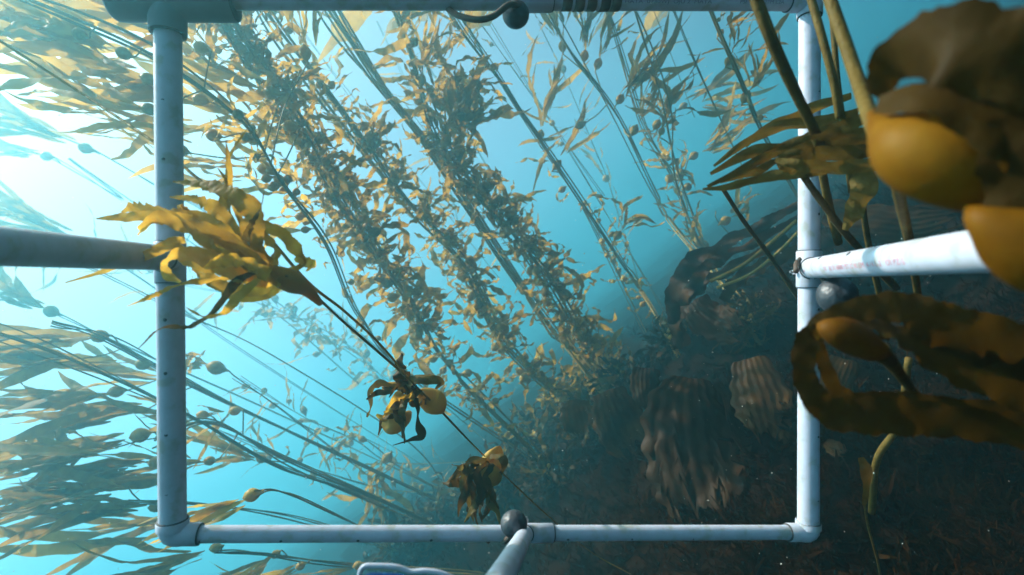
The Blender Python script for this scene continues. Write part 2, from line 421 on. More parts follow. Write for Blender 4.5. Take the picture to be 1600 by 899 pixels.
E2.tuft(842, 222, 4.6, 9, 150, 78, 8, bulb=12).tuft(862, 268, 4.8, 6, 100, 50, 14, bulb=13).along(.1, .5, 14, 42, up=.5)
F = Kelp('giant_kelp', 'straight dark kelp stipe with small curled fronds, right of the pale floats', [(1120, 430, 'g'), (1062, 280, 5.0), (1032, 150, 4.4), (990, 0, 3.9), (980, -40, 3.8)], 2, .010, 19)
F.tuft(1030, 215, 4.6, 9, 85, 70, 26, kind='ribbon', bulb=10).along(.3, .9, 5, 45, kind='strap', up=.7)
G = Kelp('giant_kelp', 'kelp with forked fronds beside the right upright bar', [(1260, 330, 'g'), (1190, 207, 3.8), (1160, 130, 3.4), (1115, 15, 3.0), (1095, -40, 2.9)], 2, .010, 20)
G.tuft(1133, 105, 3.3, 7, 95, 60, 18, bulb=12).tuft(1158, 165, 3.5, 9, 105, 62, 20, bulb=15).tuft(1120, 60, 3.2, 7, 80, 55, 25, bulb=10).along(.3, .95, 5, 60, kind='strap', up=.7)
H = Kelp('giant_kelp', 'faint kelp with pale floats above the dark arched blade', [(1130, 420, 'g'), (1095, 375, 6.0), (1055, 285, 5.6), (1010, 190, 5.2), (960, 60, 4.7), (930, -30, 4.4)], 4, .009, 21)
H.along(.05, .5, 40, 52, kind='ribbon', up=.5, bp=.2, bulb=13).tuft(1075, 250, 5.8, 10, 120, 35, 16, bulb=12, pos=20).tuft(1060, 170, 6.4, 12, 130, 30, 20, bulb=10, pos=30)
H2 = Kelp('giant_kelp', 'small hazy kelp with one yellow float left of the right bar', [(1175, 400, 'g'), (1125, 350, 5.4), (1118, 330, 5.3)], 1, .006, 22)
H2.tuft(1122, 352, 5.3, 7, 70, 30, 30, bulb=14, kind='ribbon')
# --- thin distant stipes
thin = [((480, 60), (720, 360), 7, 'left of the clump'), ((745, 25), (905, 250), 6.2, 'under the black ball of the top bar'), ((1020, 15), (1072, 150), 6.5, 'beside the dark stipe'), ((1055, 15), (1145, 225), 4.4, 'between the upswept fronds and the forked kelp'), ((700, 255), (905, 540), 6.5, 'between the two right leafy columns'), ((780, 55), (1000, 420), 6.8, 'behind the pale floats'), ((560, 170), (835, 560), 7.4, 'behind the slender leafy column'), ((640, 50), (760, 260), 7.8, 'behind the thick clump')]
for i, ((x0, y0), (x1, y1), d, where) in enumerate(thin):
    ex, ey = x0-(x1-x0)*.35, y0-(y1-y0)*.35
    bx, by = x1+(x1-x0)*.25, y1+(y1-y0)*.25
    k = Kelp('kelp_stipe', 'thin far kelp stipe ' + where, [(bx, by, d*1.15), ((x0+x1)/2+rng.uniform(-4, 4), (y0+y1)/2, d), (ex, ey, d*.85)], 1+i % 2, .006, 60+i, group='thin stipes far behind')
    if i % 3 == 1: k.along(.2, .7, 5, 26, up=.6, bp=.4, bulb=8)
# --- hazy far columns
far = [((640, 640, 'g'), (590, 580, 9.5), (520, 520, 8.6), (430, 480, 7.8), (330, 420, 7), 'faint far leafy column left of the densest one', 70, 55),
       ((740, 520, 10), (715, 350, 9.6), (690, 260, 9), (640, 150, 8), (590, 30, 7.2), 'faintest kelp between the slender column and the clump', 26, 60),
       ((1010, 480, 'g'), (960, 300, 9), (930, 230, 8.6), (880, 120, 8), (840, 40, 7.4), 'faint far kelp below the upswept fronds', 24, 60),
       ((760, 720, 'g'), (620, 720, 7.2), (560, 690, 6.6), (480, 650, 6), (380, 590, 5.4), 'hazy kelp low in the gap above the bottom bar', 40, 50),
       ((700, 770, 'g'), (600, 760, 6.0), (500, 740, 5.4), (400, 700, 4.9), (290, 650, 4.3), 'hazy leafy kelp left of the bottom bar middle', 46, 55),
       ((560, 600, 9), (420, 480, 8), (300, 440, 7), (180, 400, 6.2), (60, 370, 5.6), 'faint kelp fronds beneath the left arm', 34, 80)]
for i, (a, b, c, d, e, lab, n, L) in enumerate(far):
    k = Kelp('giant_kelp', lab, [a, b, c, d, e], 2, .006, 80+i, group='hazy kelp in the distance')
    k.along(.08, .98, n, L, kind='curl' if i == 0 else 'strap', up=.3, bp=.25, flow=idir(160), fw=.3, bulb=10)
# --- left side: kelp whose fronds stream to the left
GL = 'kelp streaming to the left'
def left(lab, spine, tufts, strands, r, seed, mat=None, kind='stream'):
    k = Kelp('giant_kelp', lab, spine, strands, r*.75, seed, group=GL)
    for (x, y, d, n, L, an, sp, bu) in tufts: k.tuft(x, y, d, max(5, int(n*.68)), L*1.15, an, sp*.5, kind=kind, mat=mat, bulb=bu, pos=12)
    return k
left('pale kelp with one float on its stipe, above the left arm', [(760, 690, 'g'), (420, 405, 5.4), (250, 292, 4.3), (140, 232, 3.7)], [(150, 238, 3.7, 14, 190, 160, 9, 16), (60, 200, 3.5, 10, 160, 160, 9, 0)], 2, .008, 31)
left('palest kelp frond low against the bright water, above the left arm', [(700, 660, 'g'), (300, 380, 6), (190, 305, 5), (80, 245, 4.4)], [(85, 247, 4.4, 12, 150, 168, 9, 14)], 2, .008, 32)
left('faint kelp frond just above the left arm', [(680, 740, 'g'), (400, 560, 6), (240, 455, 4.9), (120, 368, 4.1)], [(140, 380, 4.1, 14, 180, 163, 8, 12), (60, 345, 3.9, 8, 120, 165, 10, 0)], 2, .007, 33)
left('hazy kelp with one float just under the left arm', [(700, 770, 'g'), (420, 640, 5.5), (200, 540, 4.2), (85, 490, 3.6)], [(95, 493, 3.6, 16, 170, 160, 9, 18)], 2, .009, 34)
L5 = left('large olive kelp mass streaming left across the left bar', [(720, 800, 'g'), (560, 722, 4.2), (330, 612, 3.0), (172, 525, 2.4), (80, 500, 2.2)], [(175, 524, 2.4, 16, 210, 184, 9, 20), (240, 570, 2.6, 16, 260, 178, 9, 18), (200, 610, 2.6, 16, 240, 186, 9, 18), (130, 560, 2.4, 14, 200, 182, 8, 0), (300, 600, 2.9, 10, 160, 172, 12, 16), (230, 640, 2.7, 14, 260, 184, 8, 0)], 4, .008, 35)
left('lone round kelp float with looping blades right of the left bar', [(640, 790, 'g'), (520, 695, 4.2), (420, 625, 3.4), (362, 583, 3.0)], [(358, 580, 3.0, 9, 80, 165, 26, 21)], 2, .006, 36, kind='ribbon')
L7 = left('dark olive kelp mass crossing the lower left bar', [(700, 830, 'g'), (620, 800, 4.0), (450, 718, 3.1), (330, 660, 2.6), (240, 690, 2.3)], [(240, 675, 2.3, 18, 230, 194, 9, 22), (330, 650, 2.6, 10, 120, 175, 18, 14), (260, 720, 2.4, 16, 230, 190, 10, 18), (380, 640, 2.8, 8, 100, 190, 22, 14), (420, 720, 3.0, 14, 110, 170, 25, 13), (180, 700, 2.2, 14, 220, 188, 8, 0), (340, 720, 2.6, 14, 130, 184, 18, 14)], 5, .009, 37)
L8 = left('brown kelp with an orange float above the lower left elbow', [(620, 850, 'g'), (520, 805, 2.4), (440, 775, 1.7), (395, 768, 1.4)], [(412, 767, 1.45, 12, 150, 200, 9, 20)], 2, .005, 38, mat=M_GOLD)
L9 = left('hazy kelp mass streaming out of the lower left corner', [(640, 870, 'g'), (480, 820, 3.6), (330, 790, 2.7), (200, 780, 2.2)], [(260, 790, 2.4, 18, 240, 186, 9, 16), (200, 760, 2.2, 18, 240, 190, 9, 0), (330, 810, 2.7, 12, 200, 188, 10, 16), (120, 780, 2.1, 12, 200, 186, 9, 0), (280, 745, 2.5, 12, 220, 186, 9, 0)], 3, .008, 39)
L10 = left('kelp fronds trailing beneath the bottom bar at left', [(760, 899, 'g'), (560, 880, 3.2), (420, 868, 2.4), (330, 862, 2.1)], [(350, 852, 2.1, 12, 220, 196, 7, 14), (480, 880, 2.7, 9, 120, 205, 20, 12), (440, 860, 2.5, 10, 110, 215, 26, 12), (570, 880, 3.1, 9, 90, 200, 30, 12)], 3, .008, 40)
L11 = left('bundle of bare kelp stipes running low towards the bottom bar', [(640, 815, 'g'), (560, 775, 3.6), (440, 725, 2.9), (290, 645, 2.3), (100, 560, 1.9), (-60, 500, 1.7)], [], 5, .006, 41)
L12 = left('pair of thin kelp stipes crossing the gap above the bottom bar', [(700, 770, 'g'), (640, 700, 5), (430, 560, 4), (285, 488, 3.4), (130, 420, 2.9), (-40, 360, 2.5)], [], 2, .006, 42)
L13 = left('small clump with a pale float in the haze above the bottom bar', [(760, 790, 'g'), (680, 760, 5.2), (600, 715, 4.6)], [(612, 705, 4.6, 12, 75, 235, 30, 14), (575, 690, 4.6, 6, 45, 160, 30, 10), (600, 740, 4.6, 12, 70, 250, 25, 9)], 2, .006, 43, kind='ribbon')
L14 = left('small far clump with a float near the densest column foot', [(620, 710, 'g'), (580, 690, 5.6), (555, 678, 5.4)], [(560, 680, 5.4, 9, 50, 190, 40, 10)], 1, .006, 44, kind='curl')

# ------------------------------------------------------------------ ribbons placed one by one
def ribbon(pts, name='blade', mat=None, parent=None, ruf=.15, freq=7., seed=0, ns=9, torn=False, flat=5, camber=.5, rag=0.):
    """pts: (px, py, depth, width_px, tilt_deg) from base to tip"""
    r = random.Random(seed+int(pts[0][0])*13+int(pts[0][1])*7+int(pts[-1][0]))
    n = ns*(len(pts)-1)+1
    line = spline([P(x, y, d) for x, y, d, w, t in pts], n)
    aux = spline([Vector((w*d/FPX, t, 0)) for x, y, d, w, t in pts], n)
    ph = r.uniform(0, 6.3); V = []; Fc = []
    for i in range(n):
        t = (line[min(i+1, n-1)]-line[max(0, i-1)]).normalized()
        view = line[i].normalized()
        sd = t.cross(view).normalized(); nn = sd.cross(t)
        a = R_(aux[i].y); s2 = sd*math.cos(a)+nn*math.sin(a); n2 = nn*math.cos(a)-sd*math.sin(a)
        w = max(aux[i].x, .0004)*(1+.06*math.sin(i*.55+ph)+.03*math.sin(i*1.3+ph*2))
        if torn and i > n*.6: w *= r.uniform(.55, 1.05)
        u01 = i/(n-1)
        for k in range(flat):
            u = -1+2*k/(flat-1)
            z = ruf*w*(u*u*math.sin(freq*6.28*u01+ph+(1.2 if u > 0 else 0)) - camber*(1-u*u))
            V.append(line[i]+s2*(u*w*.5*(1+(r.uniform(-rag, rag) if abs(u) > .9 else 0)))+n2*z)
    for i in range(n-1):
        for k in range(flat-1):
            a = i*flat+k; Fc.append((a, a+1, a+1+flat, a+flat))
    return part(name, (V, Fc), mat or M_BLADE, parent)
def egg(pts, radii, parent, mat, name='float', seg=20):
    """smooth float along px points; radii in px"""
    n = 25; line = spline([P(*p) for p in pts], n)
    rr = spline([Vector((q*p[2]/FPX, 0, 0)) for q, p in zip(radii, pts)], n)
    return part(name, tube(line, [max(.0005, v.x) for v in rr], seg), mat, parent)

# --- golden kelp in front of the left bar
K = Kelp('golden_kelp', 'sunlit golden kelp with broad torn blades across the left bar', [(1000, 905, 'g'), (930, 865, 2.0), (860, 802, 1.5), (760, 712, 1.08), (680, 640, .86), (620, 578, .72), (540, 505, .56), (478, 452, .47), (440, 432, .44)], 1, .0021, 51, mat=M_STIPE)
kr = K.root
part('stipe', tube(spline([P(660, 618, .8), P(600, 545, .69), (P(540, 488, .57)), P(480, 440, .5), P(400, 350, .5), P(310, 280, .52), P(240, 222, .55), P(110, 135, .6), P(-30, 45, .62)], 60), .0016, 7), M_STIPE, kr)
egg([(500, 474, .50), (478, 452, .475), (455, 440, .455), (425, 428, .44), (405, 420, .43)], [5, 11, 18, 14, 5], kr, M_FLOAT)
rr0 = random.Random(21)
G5 = [
 [(430, 425, .44, 18, 10), (395, 385, .44, 40, 20), (395, 335, .44, 42, 25), (365, 305, .44, 34, 10), (325, 290, .45, 26, -20), (270, 284, .46, 5, -20)],
 [(440, 430, .45, 12, 0), (472, 412, .46, 16, 50), (462, 390, .46, 26, 30), (440, 365, .46, 22, 20), (400, 350, .46, 20, 5), (385, 352, .46, 8, 0)],
 [(462, 402, .46, 14, 30), (480, 410, .46, 20, 10), (490, 414, .46, 14, 40), (478, 424, .46, 6, 60)],
 [(420, 425, .43, 24, 0), (370, 390, .43, 40, 15), (320, 350, .43, 40, -10), (265, 340, .44, 34, 10), (215, 325, .45, 28, 30), (190, 332, .46, 5, 20)],
 [(410, 420, .42, 26, 0), (350, 375, .42, 38, 35), (290, 350, .42, 34, 10), (250, 342, .42, 30, 30), (225, 355, .43, 22, 60), (216, 368, .43, 6, 70)],
 [(400, 430, .42, 30, 20), (340, 410, .42, 46, 0), (290, 400, .42, 34, 20), (272, 385, .42, 18, 60), (240, 395, .43, 18, 10), (190, 414, .44, 12, 30), (150, 428, .45, 7, 10), (102, 442, .46, 2, 0)],
 [(420, 440, .43, 26, 0), (380, 425, .42, 44, -10), (330, 405, .41, 40, 10), (282, 398, .41, 30, 40), (258, 412, .41, 18, 60), (262, 430, .41, 20, 20), (282, 442, .41, 5, 30)],
 [(430, 440, .46, 18, 0), (400, 455, .46, 22, 30), (350, 448, .46, 26, 20), (320, 430, .46, 24, 30), (300, 420, .46, 6, 40)],
 [(440, 445, .46, 14, 0), (415, 463, .47, 14, 20), (370, 462, .47, 22, 10), (330, 440, .47, 16, 20), (310, 425, .47, 4, 20)],
 [(415, 415, .45, 22, 0), (370, 370, .46, 30, 60), (340, 330, .46, 30, 10), (305, 312, .46, 20, 20), (265, 308, .47, 3, 10)],
 [(400, 420, .41, 24, 40), (350, 398, .41, 30, 60), (310, 370, .41, 22, 30), (280, 340, .41, 12, 60), (245, 322, .41, 3, 30)],
 [(300, 345, .43, 20, 10), (240, 338, .43, 20, 20), (190, 340, .44, 16, 10), (150, 342, .45, 2, 0)],
 [(330, 360, .44, 18, 40), (290, 335, .44, 22, 20), (285, 322, .44, 20, 70), (288, 350, .44, 5, 80)],
 [(420, 432, .40, 26, 20), (385, 410, .40, 34, 60), (350, 408, .40, 30, 30), (320, 420, .40, 8, 40)],
 [(425, 420, .45, 16, 10), (430, 390, .46, 26, 70), (405, 365, .46, 28, 40), (370, 372, .46, 14, 30)],
 [(290, 376, .44, 12, 10), (270, 376, .44, 14, 20), (235, 390, .45, 8, 0), (205, 392, .46, 2, 0)],
 [(440, 440, .44, 18, 10), (410, 436, .43, 34, 30), (370, 432, .43, 24, 10), (345, 420, .43, 6, 0)],
]
for i, pts in enumerate(G5): ribbon([(x, y, d, w*.84, t) for x, y, d, w, t in pts], mat=M_GOLDN, parent=kr, ruf=.12, freq=5, ns=16, camber=.2, rag=.06, seed=i, torn=i in (0, 3, 8, 9))
for i in range(8):
    a0 = rr0.uniform(140, 190); x0, y0 = 425+rr0.uniform(-35, 10), 425+rr0.uniform(-18, 14); q = []; dd = rr0.uniform(.40, .47); ll = rr0.uniform(120, 260)
    for j in range(6):
        q.append((x0, y0, dd, (5, 13, 15, 12, 8, 1.2)[j]*rr0.uniform(.6, 1.2), rr0.uniform(-70, 70))); a0 += rr0.uniform(-38, 38)
        x0 += ll/5*math.cos(R_(a0)); y0 -= ll/5*math.sin(R_(a0))
    ribbon(q, mat=M_GOLDN if i % 4 else M_OLIVE, parent=kr, ruf=.15, freq=5, ns=14, camber=.2, rag=.06, seed=400+i, torn=i % 2 == 0)
# lower clumps on the same stipe
egg([(690, 642, .87), (680, 630, .85), (668, 622, .84), (655, 612, .82)], [6, 19, 17, 5], kr, M_FLOAT)
egg([(640, 645, .82), (630, 655, .8), (612, 663, .8), (598, 660, .8)], [4, 12, 16, 6], kr, M_FLOAT)
egg([(620, 600, .82), (608, 606, .82), (598, 608, .82)], [4, 9, 4], kr, M_FLOAT)
egg([(762, 712, 1.08), (768, 718, 1.08), (782, 728, 1.06)], [10, 24, 6], kr, M_FLOAT)
egg([(765, 725, 1.05), (762, 740, 1.04), (752, 755, 1.04)], [8, 24, 8], kr, M_FLOAT)
for i, pts in enumerate([
 [(650, 612, .8, 12, 0), (630, 590, .78, 26, 20), (625, 575, .78, 22, 40), (628, 552, .78, 4, 30)],
 [(655, 615, .79, 16, 10), (640, 602, .78, 24, 60), (660, 592, .77, 18, 20), (690, 598, .77, 14, 30), (680, 608, .77, 4, 60)],
 [(650, 620, .79, 14, 10), (630, 620, .77, 20, 50), (618, 622, .77, 14, 20), (606, 640, .78, 8, 60), (600, 645, .78, 3, 0)],
 [(652, 622, .79, 10, 40), (652, 650, .78, 12, 60), (658, 680, .78, 16, 20), (640, 688, .78, 5, 20), (614, 696, .78, 1, 0)],
 [(618, 605, .8, 8, 0), (592, 600, .8, 14, 40), (580, 610, .8, 10, 20), (578, 640, .8, 8, 60), (573, 652, .8, 3, 20)],
 [(625, 625, .8, 8, 10), (622, 640, .79, 14, 40), (612, 645, .79, 18, 10), (600, 655, .79, 14, 40), (588, 648, .79, 4, 0)],
 [(668, 625, .83, 12, 30), (650, 630, .8, 20, 60), (628, 600, .79, 18, 10), (615, 590, .79, 5, 20)],
 [(760, 720, 1.04, 14, 0), (735, 725, 1.02, 26, 20), (726, 760, 1.02, 24, 10), (735, 795, 1.03, 16, 40), (740, 815, 1.03, 5, 10)],
 [(765, 725, 1.03, 16, 10), (748, 735, 1.01, 28, 50), (752, 770, 1.01, 22, 20), (742, 800, 1.01, 12, 20), (748, 825, 1.01, 3, 20)],
 [(770, 725, 1.03, 14, 0), (760, 745, 1.0, 20, 40), (768, 775, 1.0, 14, 10), (780, 795, 1.0, 6, 30)],
 [(765, 715, 1.04, 14, 50), (785, 715, 1.03, 20, 20), (784, 738, 1.03, 22, 50), (765, 760, 1.03, 16, 20), (750, 790, 1.03, 6, 20)],
 [(740, 722, 1.04, 18, 20), (728, 740, 1.04, 22, 60), (740, 770, 1.04, 26, 10), (730, 800, 1.04, 8, 20)]]):
    ribbon([(x, y, d, w*(.62 if i > 6 else .9), t) for x, y, d, w, t in pts], mat=(M_BROWN, M_OLIVE, M_GOLDN if i < 7 else M_BROWN)[i % 3], parent=kr, ruf=.25, freq=3, seed=40+i, torn=i > 6)
rr_ = random.Random(9)
for (cx, cy_, dd, nn_, ll) in ((635, 610, .79, 7, 60), (750, 735, 1.03, 10, 55)):
    for i in range(nn_):
        a0 = rr_.uniform(150, 330) if cx > 700 else rr_.uniform(60, 300); x0, y0 = cx+rr_.uniform(-14, 14), cy_+rr_.uniform(-14, 14); q = []
        for j in range(5):
            q.append((x0, y0, dd+rr_.uniform(-.02, .02), (4, 11, 13, 9, 2)[j], rr_.uniform(-60, 60))); a0 += rr_.uniform(-45, 45)
            x0 += ll/4*math.cos(R_(a0)); y0 += ll/4*(-math.sin(R_(a0))+.5)
        ribbon(q, mat=(M_BROWN, M_OLIVE, M_BROWN)[i % 3], parent=kr, ruf=.3, freq=2, seed=300+i)

# ------------------------------------------------------------------ PVC quadrat frame
def cyl(a, b, r, seg=24, n=2, bev=0.):
    pts = [a.lerp(b, i/(n-1)) for i in range(n)]
    if bev:
        u = (b-a).normalized()*bev
        return tube([a, a+u, b-u, b], [r-bev*.8, r, r, r-bev*.8], seg)
    return tube(pts, r, seg)
qr = root('pvc_quadrat', P(770, 834, .56), 'white plastic pipe survey frame with three arms towards the camera', 'survey frame')
cTL, cBL, cBR, cTR = P(262, -2, .50), P(270, 835, .50), P(1263, 832, .62), P(1265, 3, .62)
RV, RH = .0120, .0083
def lerp(a, b, t): return a.lerp(b, t)
def pipe(a, b, r, name='pipe', holes=(), hole_dir=None):
    o = flat_caps(part(name, cyl(a, b, r), M_PVC, qr)); return o
pipe(cTL, cBL, RV); pipe(cBL, cBR, RH); pipe(cBR, cTR, RV); pipe(cTL, cTR, RH*1.25)
def sleeve(a, b, t0, t1, r, name='coupling', seam=True, parent=None):
    p, q = lerp(a, b, t0), lerp(a, b, t1)
    o = flat_caps(part(name, cyl(p, q, r, bev=.0008), M_PVC, parent or qr))
    if seam:
        for e, s in ((p, -1), (q, 1)):
            u = (b-a).normalized()*s
            part('seam', tube([e+u*.0001, e+u*.0009], r*.965, 24), M_SEAM, o, base=Vector(qr.location))
    return o
def elbow(c, d1, d2, r1, r2, l1, l2, name='elbow'):
    a, b = c+d1*l1, c+d2*l2
    k1 = tube([a, a-d1*.0008, c+d1*.4*r1], [r1-.0007, r1, r1], 24)
    k2 = tube([b, b-d2*.0008, c+d2*.4*r2], [r2-.0007, r2, r2], 24)
    arc = []; R3 = max(r1, r2)
    pts = spline([c+d1*R3*.9, c+(d1+d2)*R3*.12, c+d2*R3*.9], 9)
    k3 = tube(pts, [r1+(r2-r1)*i/8 for i in range(9)], 24)
    o = flat_caps(part(name, merge(k1, k2, k3), M_PVC, qr), R_(50))
    part('seam', tube([a, a+d1*.0009], r1*.965, 24), M_SEAM, o, base=Vector(qr.location))
    part('seam', tube([b, b+d2*.0009], r2*.965, 24), M_SEAM, o, base=Vector(qr.location))
    return o
dirv = lambda a, b: (b-a).normalized()
elbow(cBL, dirv(cBL, cTL), dirv(cBL, cBR), .0142, .0108, .0135, .024)
elbow(cBR, dirv(cBR, cTR), dirv(cBR, cBL), .0142, .0105, .0125, .028)
elbow(cTR, dirv(cTR, cBR), dirv(cTR, cTL), .0142, .0125, .018, .030)
o = elbow(cTL, dirv(cTL, cBL), dirv(cTL, cTR), .0165, .0215, .034, .060)
ext = flat_caps(part('stub', tube(spline([cTL+dirv(cTL, cTR)*.02, cTL, cTL-dirv(cTL, cTR)*.03, cTL-dirv(cTL, cTR)*.047, cTL-dirv(cTL, cTR)*.052], 14), [.021]*10+[.0205, .019, .015, .006], 24), M_GREY, o, base=Vector(qr.location)))
o.data.materials[0] = M_GREY
o['label'] = 'thick grey corner fitting at the upper left'
# tees and arms
tL, tR_, tB = lerp(cTL, cBL, .485), lerp(cBR, cTR, .497), lerp(cBL, cBR, .502)
sleeve(cTL, cBL, .455, .53, .0135, 'tee'); sleeve(cBR, cTR, .462, .53, .0140, 'tee'); tb = sleeve(cBL, cBR, .475, .545, .0102, 'tee')
def arm(c, to, r, socket):
    u = dirv(c, to); s = flat_caps(part('socket', cyl(c, c+u*socket, r*1.16, bev=.0008), M_PVC, qr))
    part('seam', tube([c+u*socket, c+u*(socket+.0009)], r*1.12, 24), M_SEAM, s, base=Vector(qr.location))
    return flat_caps(part('arm', cyl(c, to, r), M_PVC, qr)), u
aL, uL = arm(tL, P(-160, 374, .245), .0120, .014)
aR, uR = arm(tR_, P(1720, 372, .195), .0120, .013)
aB, uB = arm(tB, P(762, 940, .26), .0085, .011)
# bolts through the tees
def bolt(c, u, l):
    part('bolt', merge(cyl(c, c+u*l, .0016, 8), cyl(c+u*(l*.45), c+u*(l*.75), .0028, 6)), M_STEEL, qr, smooth=False)
bolt(tR_ - RT*.012 - UP*.004, -RT, .011); bolt(tB+UP*.009-FW*.002, UP, .010); bolt(tB-RT*.012-FW*.006, -RT, .008)
# drill holes and their tick marks
def hole(c, axis, r=.0016):
    part('drill_hole', cyl(c, c+axis*.0006, r, 12), M_SEAM, qr)
for t in (.08, .19, .30, .41, .60, .70, .815, .925):
    p = lerp(cTL, cBL, t); v = -p.normalized(); hole(p+(v*.92-RT*.36).normalized()*(RV-.0001), (v*.92-RT*.36).normalized())
for t in [.035+i*.107 for i in range(9)]:
    if abs(t-.51) < .05: continue
    p = lerp(cBL, cBR, t); a = (-p.normalized()*.75-UP*.65).normalized(); hole(p+a*(RH-.0001), a, .0015)
for t in (.06, .18, .31, .42, .60, .72, .83, .93):
    p = lerp(cBR, cTR, t); a = (-p.normalized()*.72+RT*.68).normalized(); hole(p+a*(RV-.0001), a)
for t in (.18, .40):
    p = lerp(tR_, P(1720, 372, .195), t); a = (-p.normalized()*.94+UP*.3); a = (a-uR*a.dot(uR)).normalized(); hole(p+a*(.0119), a, .0022)
for j in range(11):
    p = lerp(cBR, cTR, .395+j*.0085); a = (-p.normalized()*.1-RT); a.normalize()
    if j % 2 == 0: part('tick_mark', cyl(p+a*(RV-.0003)-UP*.0004, p+a*(RV-.0003)+UP*.0004, .0007, 6), M_INK, qr)
# printing on the pipes, wrapped on their surface
def print_on(text, c0, u, r, facing, size, mat, start, squash=1., name='printing'):
    cu = bpy.data.curves.new('t', 'FONT'); cu.body = text; cu.size = size
    to = bpy.data.objects.new('t', cu); COL.objects.link(to)
    dg = bpy.context.evaluated_depsgraph_get(); me = to.evaluated_get(dg).to_mesh()
    n = (facing-u*facing.dot(u)).normalized(); b = n.cross(u)
    V = []
    for v in me.vertices:
        a = v.co.y/r
        V.append(c0+u*(start+v.co.x*squash)+(n*math.cos(a)+b*math.sin(a))*(r+.0002))
    Fc = [tuple(p.vertices) for p in me.polygons]
    to.to_mesh_clear() if hasattr(to, 'to_mesh_clear') else None
    bpy.data.objects.remove(to); bpy.data.curves.remove(cu)
    part(name, (V, Fc), mat, qr, smooth=False)
fa = (-P(1450, 400, .33).normalized()*.84 - UP*.10)
print_on('TK   BE 31 6000 FST C IK EM  4-H-L-2   OI PZ-S', tR_, uR, .0120, fa, .0062, M_REDINK, .11, 1.55)
print_on('4-1-20', tR_, uR, .0120, fa, .0042, M_REDINK, .018, 1.3)
ft = (-P(1000, 8, .58).normalized()*.95 - UP*.25)
print_on('HATA  0730WJ  OJU 2  MATA', lerp(cTL, cTR, .66), dirv(cTL, cTR), RH*1.25, ft, .0055, M_INK, 0, 1.5)
print_on('PSI  1 2M  27M L2A', lerp(cTL, cTR, .86), dirv(cTL, cTR), RH*1.25, ft, .0055, M_INK, 0, 1.3)
# tee and dark tape on the top bar
sleeve(cTL, cTR, .478, .545, RH*1.25+.0022, 'tee')
for k, t in enumerate((.560, .580, .600, .622, .640)):
    part('tape_wrap', cyl(lerp(cTL, cTR, t), lerp(cTL, cTR, t+.0155), RH*1.25+.0006+.0003*(k % 2), 20), M_TAPE if k != 3 else M_CORD, qr)
# --- ball bungees
def ball_bungee(label, px, py, d, rpx, loop):
    c = P(px, py, d); k = rpx*d/FPX
    rt = root('ball_bungee', c, label, 'ball bungee', 'black balls on elastic cords')
    prof = [(-1+2*i/16, math.sqrt(max(0, 1-(-1+2*i/16)**2))) for i in range(17)]
    V, Fc = lathe([(y*k, max(.0002, q*k)) for y, q in prof], 28)
    link('ball', make_mesh('ball', V, Fc, M_BALL), rt)
    pts = [P(*q) for q in loop]
    part('cord', tube(spline(pts, 40), .0032 if len(loop) < 7 else .0022, 10), M_CORD, rt)
ball_bungee('black rubber ball with a thick brown cord loop under the top bar', 806, 23, .54, 21, [(812, 10, .53), (795, 8, .52), (770, 26, .52), (745, 31, .52), (715, 24, .53), (698, 12, .55)])
ball_bungee('black rubber ball beside the arm on the bottom bar', 803, 819, .53, 21, [(800, 836, .54), (788, 846, .55), (781, 838, .575), (760, 826, .575), (757, 838, .56), (765, 846, .555)])
ball_bungee('grey black rubber ball below the right arm, half behind a brown blade', 1308, 462, .56, 29, [(1295, 448, .57), (1286, 436, .585), (1280, 420, .60), (1262, 402, .615), (1246, 410, .615), (1244, 424, .60)])
# --- white corrugated handle at the bottom edge
hr = root('white_handle', P(640, 905, .36), 'white corrugated plastic handle cut off by the bottom edge', 'handle')
hp = spline([P(563, 925, .36), P(562, 900, .36), P(568, 886, .36), P(585, 884, .36), P(620, 886, .36), P(642, 893, .36), P(665, 892, .36), P(690, 896, .36), P(715, 908, .36), P(740, 930, .36)], 150)
part('grip', tube(hp, [.0017+.00014*(i % 2) for i in range(150)], 12), M_PVC, hr)
part('inner_rim', tube([p-UP*.006+RT*.003-FW*.001 for p in hp], .0016, 8), plain_mat('blue_plastic', (.03, .12, .35), rough=.4), hr)

# ------------------------------------------------------------------ near kelp on the right
def near(name, label): return root(name, P(1450, 640, .5), label, 'kelp', 'dark kelp close on the right')
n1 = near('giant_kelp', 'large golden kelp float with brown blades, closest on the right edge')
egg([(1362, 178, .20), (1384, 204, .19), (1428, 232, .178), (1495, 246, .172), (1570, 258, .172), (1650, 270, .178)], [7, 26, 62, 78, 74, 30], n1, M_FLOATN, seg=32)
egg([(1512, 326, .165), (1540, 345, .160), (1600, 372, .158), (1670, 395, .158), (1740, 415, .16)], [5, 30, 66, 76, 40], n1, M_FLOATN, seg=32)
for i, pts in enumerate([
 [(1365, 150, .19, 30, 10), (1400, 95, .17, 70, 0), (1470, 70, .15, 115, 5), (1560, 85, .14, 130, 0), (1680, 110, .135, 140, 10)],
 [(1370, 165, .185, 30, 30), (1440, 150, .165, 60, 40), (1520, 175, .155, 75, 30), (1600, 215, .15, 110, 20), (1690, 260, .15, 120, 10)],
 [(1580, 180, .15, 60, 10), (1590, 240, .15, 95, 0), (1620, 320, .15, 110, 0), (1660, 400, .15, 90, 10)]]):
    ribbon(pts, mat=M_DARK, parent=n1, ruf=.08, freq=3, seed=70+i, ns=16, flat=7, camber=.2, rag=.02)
for i, pts in enumerate([
 [(1290, -20, .33), (1318, 60, .31), (1340, 125, .29), (1362, 190, .25), (1375, 215, .22)],
 [(1395, 250, .26), (1408, 320, .32), (1425, 400, .42), (1440, 500, .6)]]):
    part('stipe', tube(spline([P(*q) for q in pts], 40), [(12 if i == 0 else 10)*.25/FPX]*40, 10), M_OLIVE, n1)
